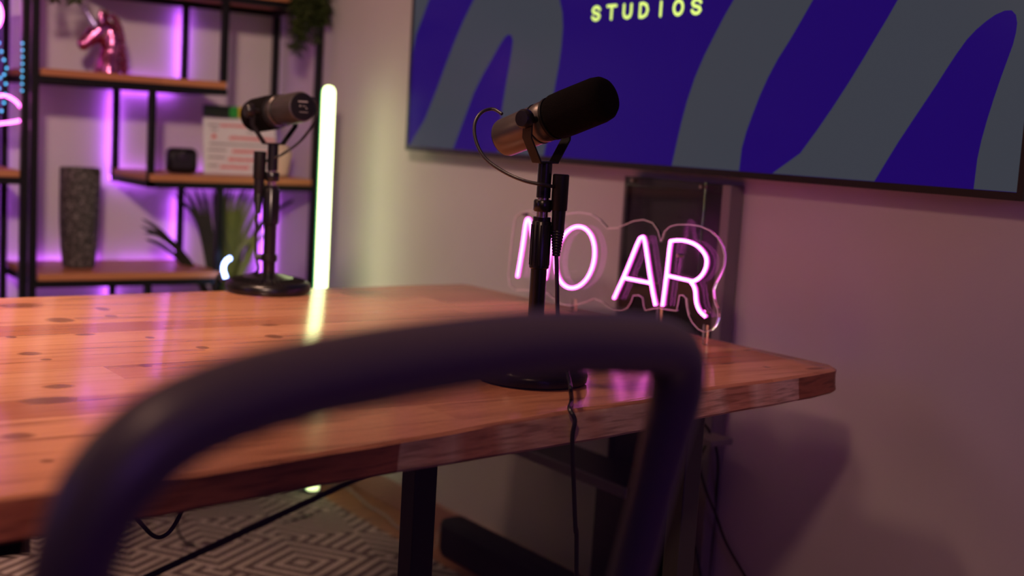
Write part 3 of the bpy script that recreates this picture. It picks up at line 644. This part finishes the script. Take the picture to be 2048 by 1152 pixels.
head = obj('head', bm, M['pink_chrome'], U)
rm = head.modifiers.new('remesh', 'REMESH'); rm.mode = 'VOXEL'; rm.voxel_size = 0.0035; rm.use_smooth_shade = True
sm = head.modifiers.new('smooth', 'SMOOTH'); sm.iterations = 4; sm.factor = 0.5
bm = BM(); h0 = up_(676, 185, -0.012); h1 = up_(598, 58, -0.012)
tube(bm, [h0.lerp(h1, k / 10) for k in range(11)], [0.0125 * (1 - k / 11) + (0.0007 if k % 2 else 0) for k in range(11)], 12); obj('horn', bm, M['horn'], U)
for k in range(11):
    s = k / 10; c = [(825, 140), (840, 165), (852, 195), (862, 235), (868, 280), (872, 330), (878, 380), (885, 425), (888, 470), (880, 505), (862, 250)][k]
    p = up_(*c); bm = BM()
    tube(bm, [p + Vector((-0.016, -0.008, 0.010)), p + Vector((0.0, 0.0, 0.006)), p + Vector((0.010, 0.004, -0.008)), p + Vector((0.006, 0.0, -0.022))], [0.006, 0.009, 0.008, 0.002], 10)
    for v in bm.verts: v.co.z = max(v.co.z, zA + 0.001)
    obj('mane_lock', bm, M['pink_chrome'], U)
for sgn in (-1,):
    e = up_(700, 232, -0.021); obj('eye', lathe(BM(), [(0.005, -0.003), (0.0045, 0.001), (0.0, 0.0035)], axis_mtx(e, (0, -1, 0)), 14), M['dark_panel'], U)
    e = up_(583, 318, -0.0105); obj('nostril', lathe(BM(), [(0.0028, -0.003), (0.0025, 0.001), (0.0, 0.0015)], axis_mtx(e, (0, -1, 0)), 12), M['dark_panel'], U)

# ------------------------------------------------------------------ plants
def blade(bm, pts, wmax):
    P = spline(pts, 6); n = len(P); prev = None
    for i, p in enumerate(P):
        s = i / (n - 1); wd = wmax * min(1, 0.45 + 1.4 * s) * (1 - s ** 6) + 0.0004
        T = (P[min(i + 1, n - 1)] - P[max(i - 1, 0)]).normalized(); side = T.cross(Vector((0.58, 0.81, 0.05))).normalized() * wd; nn = side.cross(T).normalized() * 0.0012
        ring = [bm.verts.new(p + side), bm.verts.new(p + nn), bm.verts.new(p - side), bm.verts.new(p - nn * 0.3)]
        if prev:
            for k in range(4): bm.faces.new((prev[k], prev[(k + 1) % 4], ring[(k + 1) % 4], ring[k]))
        else: bm.faces.new(ring)
        prev = ring
    bm.faces.new(prev[::-1])
pb = ony(447, 590, 3.80)
SP = thing('spiky_plant', 'spiky potted plant with long arching blades under the middle shelf', 'potted plant', (0, 0, 0))
bm = BM(); lathe(bm, [(0.065, 0.0), (0.070, 0.004), (0.085, 0.13), (0.088, 0.14), (0.082, 0.14), (0.078, 0.12), (0, 0.12)], Matrix.Translation((pb.x, 3.80, 0.301)), 40); obj('pot', bm, M['pot'], SP)
obj('soil', lathe(BM(), [(0.079, 0.1205), (0.079, 0.125), (0, 0.130)], Matrix.Translation((pb.x, 3.80, 0.301)), 32), M['soil'], SP)
bx = Vector((pb.x, 3.80, 0.425))
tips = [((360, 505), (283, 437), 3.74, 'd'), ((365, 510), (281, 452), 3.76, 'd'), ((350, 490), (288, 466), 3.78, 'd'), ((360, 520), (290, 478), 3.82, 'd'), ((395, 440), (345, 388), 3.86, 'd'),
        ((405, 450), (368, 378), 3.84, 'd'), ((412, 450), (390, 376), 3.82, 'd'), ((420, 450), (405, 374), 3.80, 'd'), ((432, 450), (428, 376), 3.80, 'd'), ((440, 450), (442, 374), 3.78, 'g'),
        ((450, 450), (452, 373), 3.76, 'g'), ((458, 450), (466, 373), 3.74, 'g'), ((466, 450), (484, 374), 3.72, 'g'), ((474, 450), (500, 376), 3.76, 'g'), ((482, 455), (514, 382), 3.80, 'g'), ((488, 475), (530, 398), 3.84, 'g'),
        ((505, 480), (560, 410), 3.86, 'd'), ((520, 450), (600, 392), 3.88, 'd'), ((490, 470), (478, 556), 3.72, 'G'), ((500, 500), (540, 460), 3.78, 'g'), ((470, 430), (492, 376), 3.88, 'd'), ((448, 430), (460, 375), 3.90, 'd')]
for (mx, my), (tx, ty), Y, c in tips:
    mid = ony(mx, my, (Y + 3.8) / 2); tip = ony(tx, ty, Y); tip.z = min(tip.z, zB - 0.046)
    base = bx + Vector((random.uniform(-.015, .015), random.uniform(-.012, .012), 0))
    if c == 'G': pts = [base, ony(470, 520, 3.76), ony(510, 475, 3.74), ony(497, 520, 3.72), ony(482, 556, 3.71)]
    elif tx < 300: pts = [base, base.lerp(mid, 0.5) + Vector((0, 0, 0.03)), mid, mid.lerp(tip, 0.55) + Vector((0, 0, 0.012)), tip]
    else: pts = [base, base.lerp(mid, 0.5), mid, tip]
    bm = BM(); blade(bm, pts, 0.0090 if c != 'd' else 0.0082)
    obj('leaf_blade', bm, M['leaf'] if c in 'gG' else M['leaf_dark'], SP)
def trailing(name, label, x, y, zpot, strands, pz):
    Tt = thing(name, label, 'trailing plant', (0, 0, 0))
    obj('pot', lathe(BM(), [(0.045, 0.0), (0.05, 0.003), (0.06, 0.09), (0.055, 0.09), (0.052, 0.08), (0, 0.08)], Matrix.Translation((x, y, zpot)), 32), M['pot'], Tt)
    bm = BM()
    for (ex, ey, ez) in strands:
        s = Vector((x + random.uniform(-.03, .03), y + random.uniform(-.03, .03), zpot + 0.085)); e = Vector((ex, ey, ez))
        mid = Vector((s.x + (e.x - s.x) * 0.8, s.y + (e.y - s.y) * 0.8 - 0.01, zpot + 0.11))
        P = spline([s, mid, Vector((e.x, e.y, zpot)), Vector((e.x, e.y, (zpot + e.z) / 2)), e], 8); tube(bm, P, 0.0012, 6)
        for p in P[4:]:
            for q in range(3):
                an = random.uniform(0, 2 * PI); d = Vector((math.cos(an), math.sin(an), random.uniform(-1.1, -0.2))).normalized(); Lf = random.uniform(0.022, 0.042)
                sd = d.cross(Vector((0, 0, 1))).normalized() * Lf * 0.2; m2 = p + d * Lf * 0.5
                v = [bm.verts.new(p), bm.verts.new(m2 + sd), bm.verts.new(p + d * Lf), bm.verts.new(m2 - sd), bm.verts.new(m2 + Vector((0, 0, 0.0022))), bm.verts.new(m2 - Vector((0, 0, 0.0010)))]
                for tri_ in ((0, 1, 4), (1, 2, 4), (2, 3, 4), (3, 0, 4), (1, 0, 5), (2, 1, 5), (3, 2, 5), (0, 3, 5)): bm.faces.new([v[i] for i in tri_])
    obj('foliage', bm, M['fern'], Tt, smooth=False)
st = []
for k in range(16):
    px = random.uniform(582, 652); py = random.choice((45, 60, 75, 90)) if px < 640 else random.uniform(30, 60); p = ony(px, py, 3.60 if k % 2 else 3.62); st.append((p.x, p.y, max(p.z, 1.3)))
p = ony(594, 108, 3.60); st.append((p.x, p.y, p.z)); p = ony(603, 95, 3.61); st.append((p.x, p.y, p.z))
trailing('trailing_plant', 'dark green trailing plant hanging over the upper right shelf corner', 1.755, 3.72, 1.491, st, 0)
st = []
for k in range(9):
    p = ony(random.choice((100, 112, 135, 145, 155)) + random.uniform(-4, 4), random.uniform(4, 11), 3.62); st.append((p.x, 3.61, p.z + 0.02))
trailing('trailing_plant', 'green trailing plant whose leaf tips hang above the unicorn bust', 1.10, 3.70, 1.792, st, 0)

# ------------------------------------------------------------------ neon and small lights at the left edge
NL = thing('neon_light', 'curly pink neon outline light inside the left shelving unit', 'neon light', (0, 0, 0))
def nl(px, py): return ony(px, py, 3.80)
bm = BM(); tube(bm, spline([nl(-60, 215), nl(-30, 196), nl(0, 191), nl(18, 194), nl(34, 205), nl(46, 221)], 8), 0.0036, 10); obj('neon_tube', bm, M['neon'], NL)
bm = BM(); tube(bm, spline([nl(-60, 252), nl(0, 247), nl(25, 244), nl(46, 240)], 8), 0.0036, 10); obj('neon_tube', bm, M['neon'], NL)
bm = BM(); tube(bm, [nl(-14 + 17 * math.cos(a), 30 + 28 * math.sin(a)) for a in [2 * PI * k / 24 for k in range(24)]], 0.004, 10, closed=True); obj('neon_tube', bm, M['neon'], NL)
bm = BM()
prism(bm, [nl(-75, -5) + Vector((0, .006, 0)), nl(43, -5) + Vector((0, .006, 0)), nl(43, 262) + Vector((0, .006, 0)), nl(-75, 262) + Vector((0, .006, 0))], (0, 0.004, 0))
obj('clear_backing', bm, M['acrylic'], NL, smooth=False)
def led_string(label, pts, m, r, n, rw=0.0015):
    R_ = thing('led_string', label, 'string light', (0, 0, 0)); P = spline(pts, 10)
    obj('wire', tube(BM(), P, rw, 6), M['wire'], R_)
    Ls = [0]
    for a, b in zip(P, P[1:]): Ls.append(Ls[-1] + (b - a).length)
    for k in range(n):
        s = Ls[-1] * (k + 0.5) / n; i = next(j for j in range(1, len(Ls)) if Ls[j] >= s); p = P[i - 1].lerp(P[i], (s - Ls[i - 1]) / (Ls[i] - Ls[i - 1]))
        bm = BM(); lathe(bm, [(0, -r), (r * .7, -r * .7), (r, 0), (r * .7, r * .7), (0, r)], Matrix.Translation(p + Vector((0, -0.003, 0))), 10); obj('bulb', bm, m, R_)
led_string('row of small cyan lights hanging beside the left front shelf post', [ony(44, 80, 3.645), ony(44.5, 110, 3.645), ony(44, 140, 3.645), ony(43.5, 188, 3.645)], M['led_cyan'], 0.0034, 8)
led_string('tangled blue lights at the left picture edge beside the pink neon', [ony(-10, 60, 3.62), ony(4, 110, 3.62), ony(14, 145, 3.61), ony(-4, 152, 3.61), ony(12, 166, 3.61), ony(-3, 176, 3.61), ony(10, 190, 3.61), ony(0, 230, 3.61)], M['led_cyan'], 0.0036, 12)
led_string('curl of bright blue white lights hanging in front of the spiky plant', [ony(440, 380, 3.58) + Vector((0, 0.05, 0)), ony(446, 480, 3.60), ony(458, 517, 3.58), ony(448, 526, 3.58), ony(446, 545, 3.58), ony(450, 558, 3.58), ony(457, 572, 3.58)], M['led_blue'], 0.0055, 9) if False else None
R_ = thing('led_string', 'curl of bright blue white lights hanging in front of the spiky plant', 'string light', (0, 0, 0))
cp = spline([ony(446, 376, 3.625), ony(444, 450, 3.61), ony(462, 512, 3.60), ony(450, 521, 3.60), ony(446, 540, 3.60), ony(450, 556, 3.60), ony(458, 574, 3.60), ony(450, 640, 3.60)], 10)
obj('wire', tube(BM(), cp, 0.0016, 6), M['wire'], R_)
for (px, py) in ((459, 517), (453, 521), (449, 527), (447, 534), (447, 541), (449, 548), (451, 554), (457, 569), (456, 575)):
    bm = BM(); r = 0.0062; lathe(bm, [(0, -r), (r * .7, -r * .7), (r, 0), (r * .7, r * .7), (0, r)], Matrix.Translation(ony(px, py, 3.594)), 12); obj('bulb', bm, M['led_blue'], R_)

# ------------------------------------------------------------------ cables under the table
def cable(label, pts, r=0.003, m='cable', cat='cable'): return tag(obj('cable', tube(BM(), spline(pts, 8), r, 8), M[m]), label, cat)
cable('thin black cable hanging in a loop below the left front table edge', [ony(250, 1010, 1.6), ony(285, 1050, 1.6), ony(305, 1070, 1.6), ony(322, 1074, 1.6), ony(342, 1060, 1.6), ony(362, 1025, 1.6), ony(372, 990, 1.6), Vector((ony(375, 990, 1.6).x, 1.6, 0.708))], 0.003)
cable('pale cable snaking along the floor beside the baseboard', [onz(600, 950, 0.006), onz(690, 975, 0.006), onz(735, 1010, 0.006), onz(770, 1030, 0.006), onz(800, 1058, 0.006), onz(840, 1065, 0.006)], 0.003, 'white_cable')
cable('thin pale cable curling at the end of the long black box', [onz(840, 1120, 0.016), onz(872, 1090, 0.016), onz(874, 1068, 0.03), onz(885, 1048, 0.05), onz(893, 1040, 0.02), onz(900, 1030, 0.004)], 0.0022, 'white_cable')
def wl(px, py, x=1.868): return onx(px, py, x)
cable('thin black cable running down the wall from the grey bracket to the floor', [wl(1432, 893, 1.835), wl(1436, 930, 1.835), wl(1432, 1000), wl(1424, 1090), wl(1418, 1152), wl(1414, 1210)], 0.0028)
cable('thin black cable crossing the grey stand and slanting right down the wall', [wl(1405, 845, 1.828), wl(1420, 870, 1.828), wl(1400, 920, 1.828), wl(1410, 975, 1.828), wl(1432, 1030, 1.83), wl(1452, 1085), wl(1490, 1152), wl(1520, 1200)], 0.0028)
cable('short black cable in front of the grey stand below the table', [wl(1380, 1060, 1.828), wl(1392, 1100, 1.828), wl(1402, 1152, 1.828), wl(1408, 1200, 1.828)], 0.0028)

# ------------------------------------------------------------------ office chair in the foreground
PR = atd(1375, 696, 0.9); rot = math.radians(15); rec = 0.19
u = Vector((math.cos(rot), math.sin(rot), 0)); nrm = Vector((-math.sin(rot), math.cos(rot), 0))
wv = (Vector((0, 0, 1)) - nrm * rec).normalized(); nv = u.cross(wv)          # columns: right, towards the table reversed, up
org = PR - u * 0.239
CM = Matrix((u, -nv, wv)).transposed().to_4x4(); CM.translation = org        # local x right, z up the back
CM = Matrix((u, wv.cross(u), wv)).transposed().to_4x4(); CM.translation = org
CH = thing('office_chair', 'blurred black office chair with mesh back in the near foreground', 'chair', (org.x + nrm.x * 0.28, org.y + nrm.y * 0.28, 0), rot)
inv = CH.matrix_basis.inverted() if False else (Matrix.Translation(CH.location) @ Matrix.Rotation(rot, 4, 'Z')).inverted()
LM = inv @ CM
half = 0.239
prof = [(half - 0.012, -0.50), (half - 0.004, -0.30), (half, -0.17), (half + 0.001, -0.08), (half, -0.035), (half - 0.012, -0.008), (half - 0.035, 0.004), (half - 0.08, 0.011), (0.06, 0.020), (-0.06, 0.021), (-half + 0.10, 0.017), (-half + 0.05, 0.008), (-half + 0.022, -0.008), (-half + 0.006, -0.033), (-half, -0.075), (-half, -0.17), (-half + 0.004, -0.30), (-half + 0.012, -0.50)]
P2 = spline([(x, 0, z) for x, z in prof], 8)
rad = []
for p in P2:
    s = min(1, max(0, (p.z + 0.10) / 0.09)); rad.append(0.0163 + (0.0204 - 0.0163) * s)
bm = BM(); tube(bm, P2 + [], rad, 24)
tube(bm, spline([(-half + 0.012, 0, -0.50), (-half + 0.05, 0, -0.53), (0, 0, -0.54), (half - 0.05, 0, -0.53), (half - 0.012, 0, -0.50)], 8), 0.015, 20)
bm.transform(LM); obj('back_frame', bm, M['chair_frame'], CH)
bm = BM(); nx, nz = 24, 24; g = []
for i in range(nx + 1):
    rowv = []
    for j in range(nz + 1):
        uu = i / nx * 2 - 1; top = 0.012 - 0.02 * abs(uu) ** 6; zz = -0.53 + (top + 0.53) * j / nz
        rowv.append(bm.verts.new((uu * (half - 0.004 - 0.008 * (1 - j / nz)), 0.004 + 0.018 * (1 - uu * uu) * math.sin(PI * j / nz) * 0.5, zz)))
    g.append(rowv)
for i in range(nx):
    for j in range(nz): bm.faces.new((g[i][j], g[i + 1][j], g[i + 1][j + 1], g[i][j + 1]))
mesh_o = obj('back_mesh', bm, M['chair_mesh'], CH); mesh_o.matrix_basis = LM
# seat, spine, column and base
bm = BM(); box(bm, -0.235, 0.235, -0.20, 0.23, 0.44, 0.50); obj('seat', bm, M['fabric'], CH, bevel=0.025)
lo = LM @ Vector((0, 0, -0.50))
obj('spine', tube(BM(), spline([lo, Vector((0, lo.y - 0.03, lo.z - 0.06)), Vector((0, -0.14, 0.40)), Vector((0, 0, 0.40))], 8), 0.02, 14), M['chair_frame'], CH)
obj('gas_column', lathe(BM(), [(0.028, 0.09), (0.028, 0.25), (0.018, 0.25), (0.018, 0.44)], None, 24), M['black_metal'], CH)
for k in range(5):
    an = 2 * PI * k / 5 + 0.3; c, s = math.cos(an), math.sin(an)
    lg = obj('base_leg', tube(BM(), [(0.02 * c, 0.02 * s, 0.11), (0.15 * c, 0.15 * s, 0.095), (0.29 * c, 0.29 * s, 0.075)], [0.026, 0.020, 0.014], 12), M['chair_frame'], CH)
    obj('caster', lathe(BM(), [(0.022, -0.02), (0.025, -0.017), (0.025, 0.017), (0.022, 0.02)], axis_mtx(Vector((0.29 * c, 0.29 * s, 0.038)), (-s, c, 0)), 20), M['black_plastic'], lg)
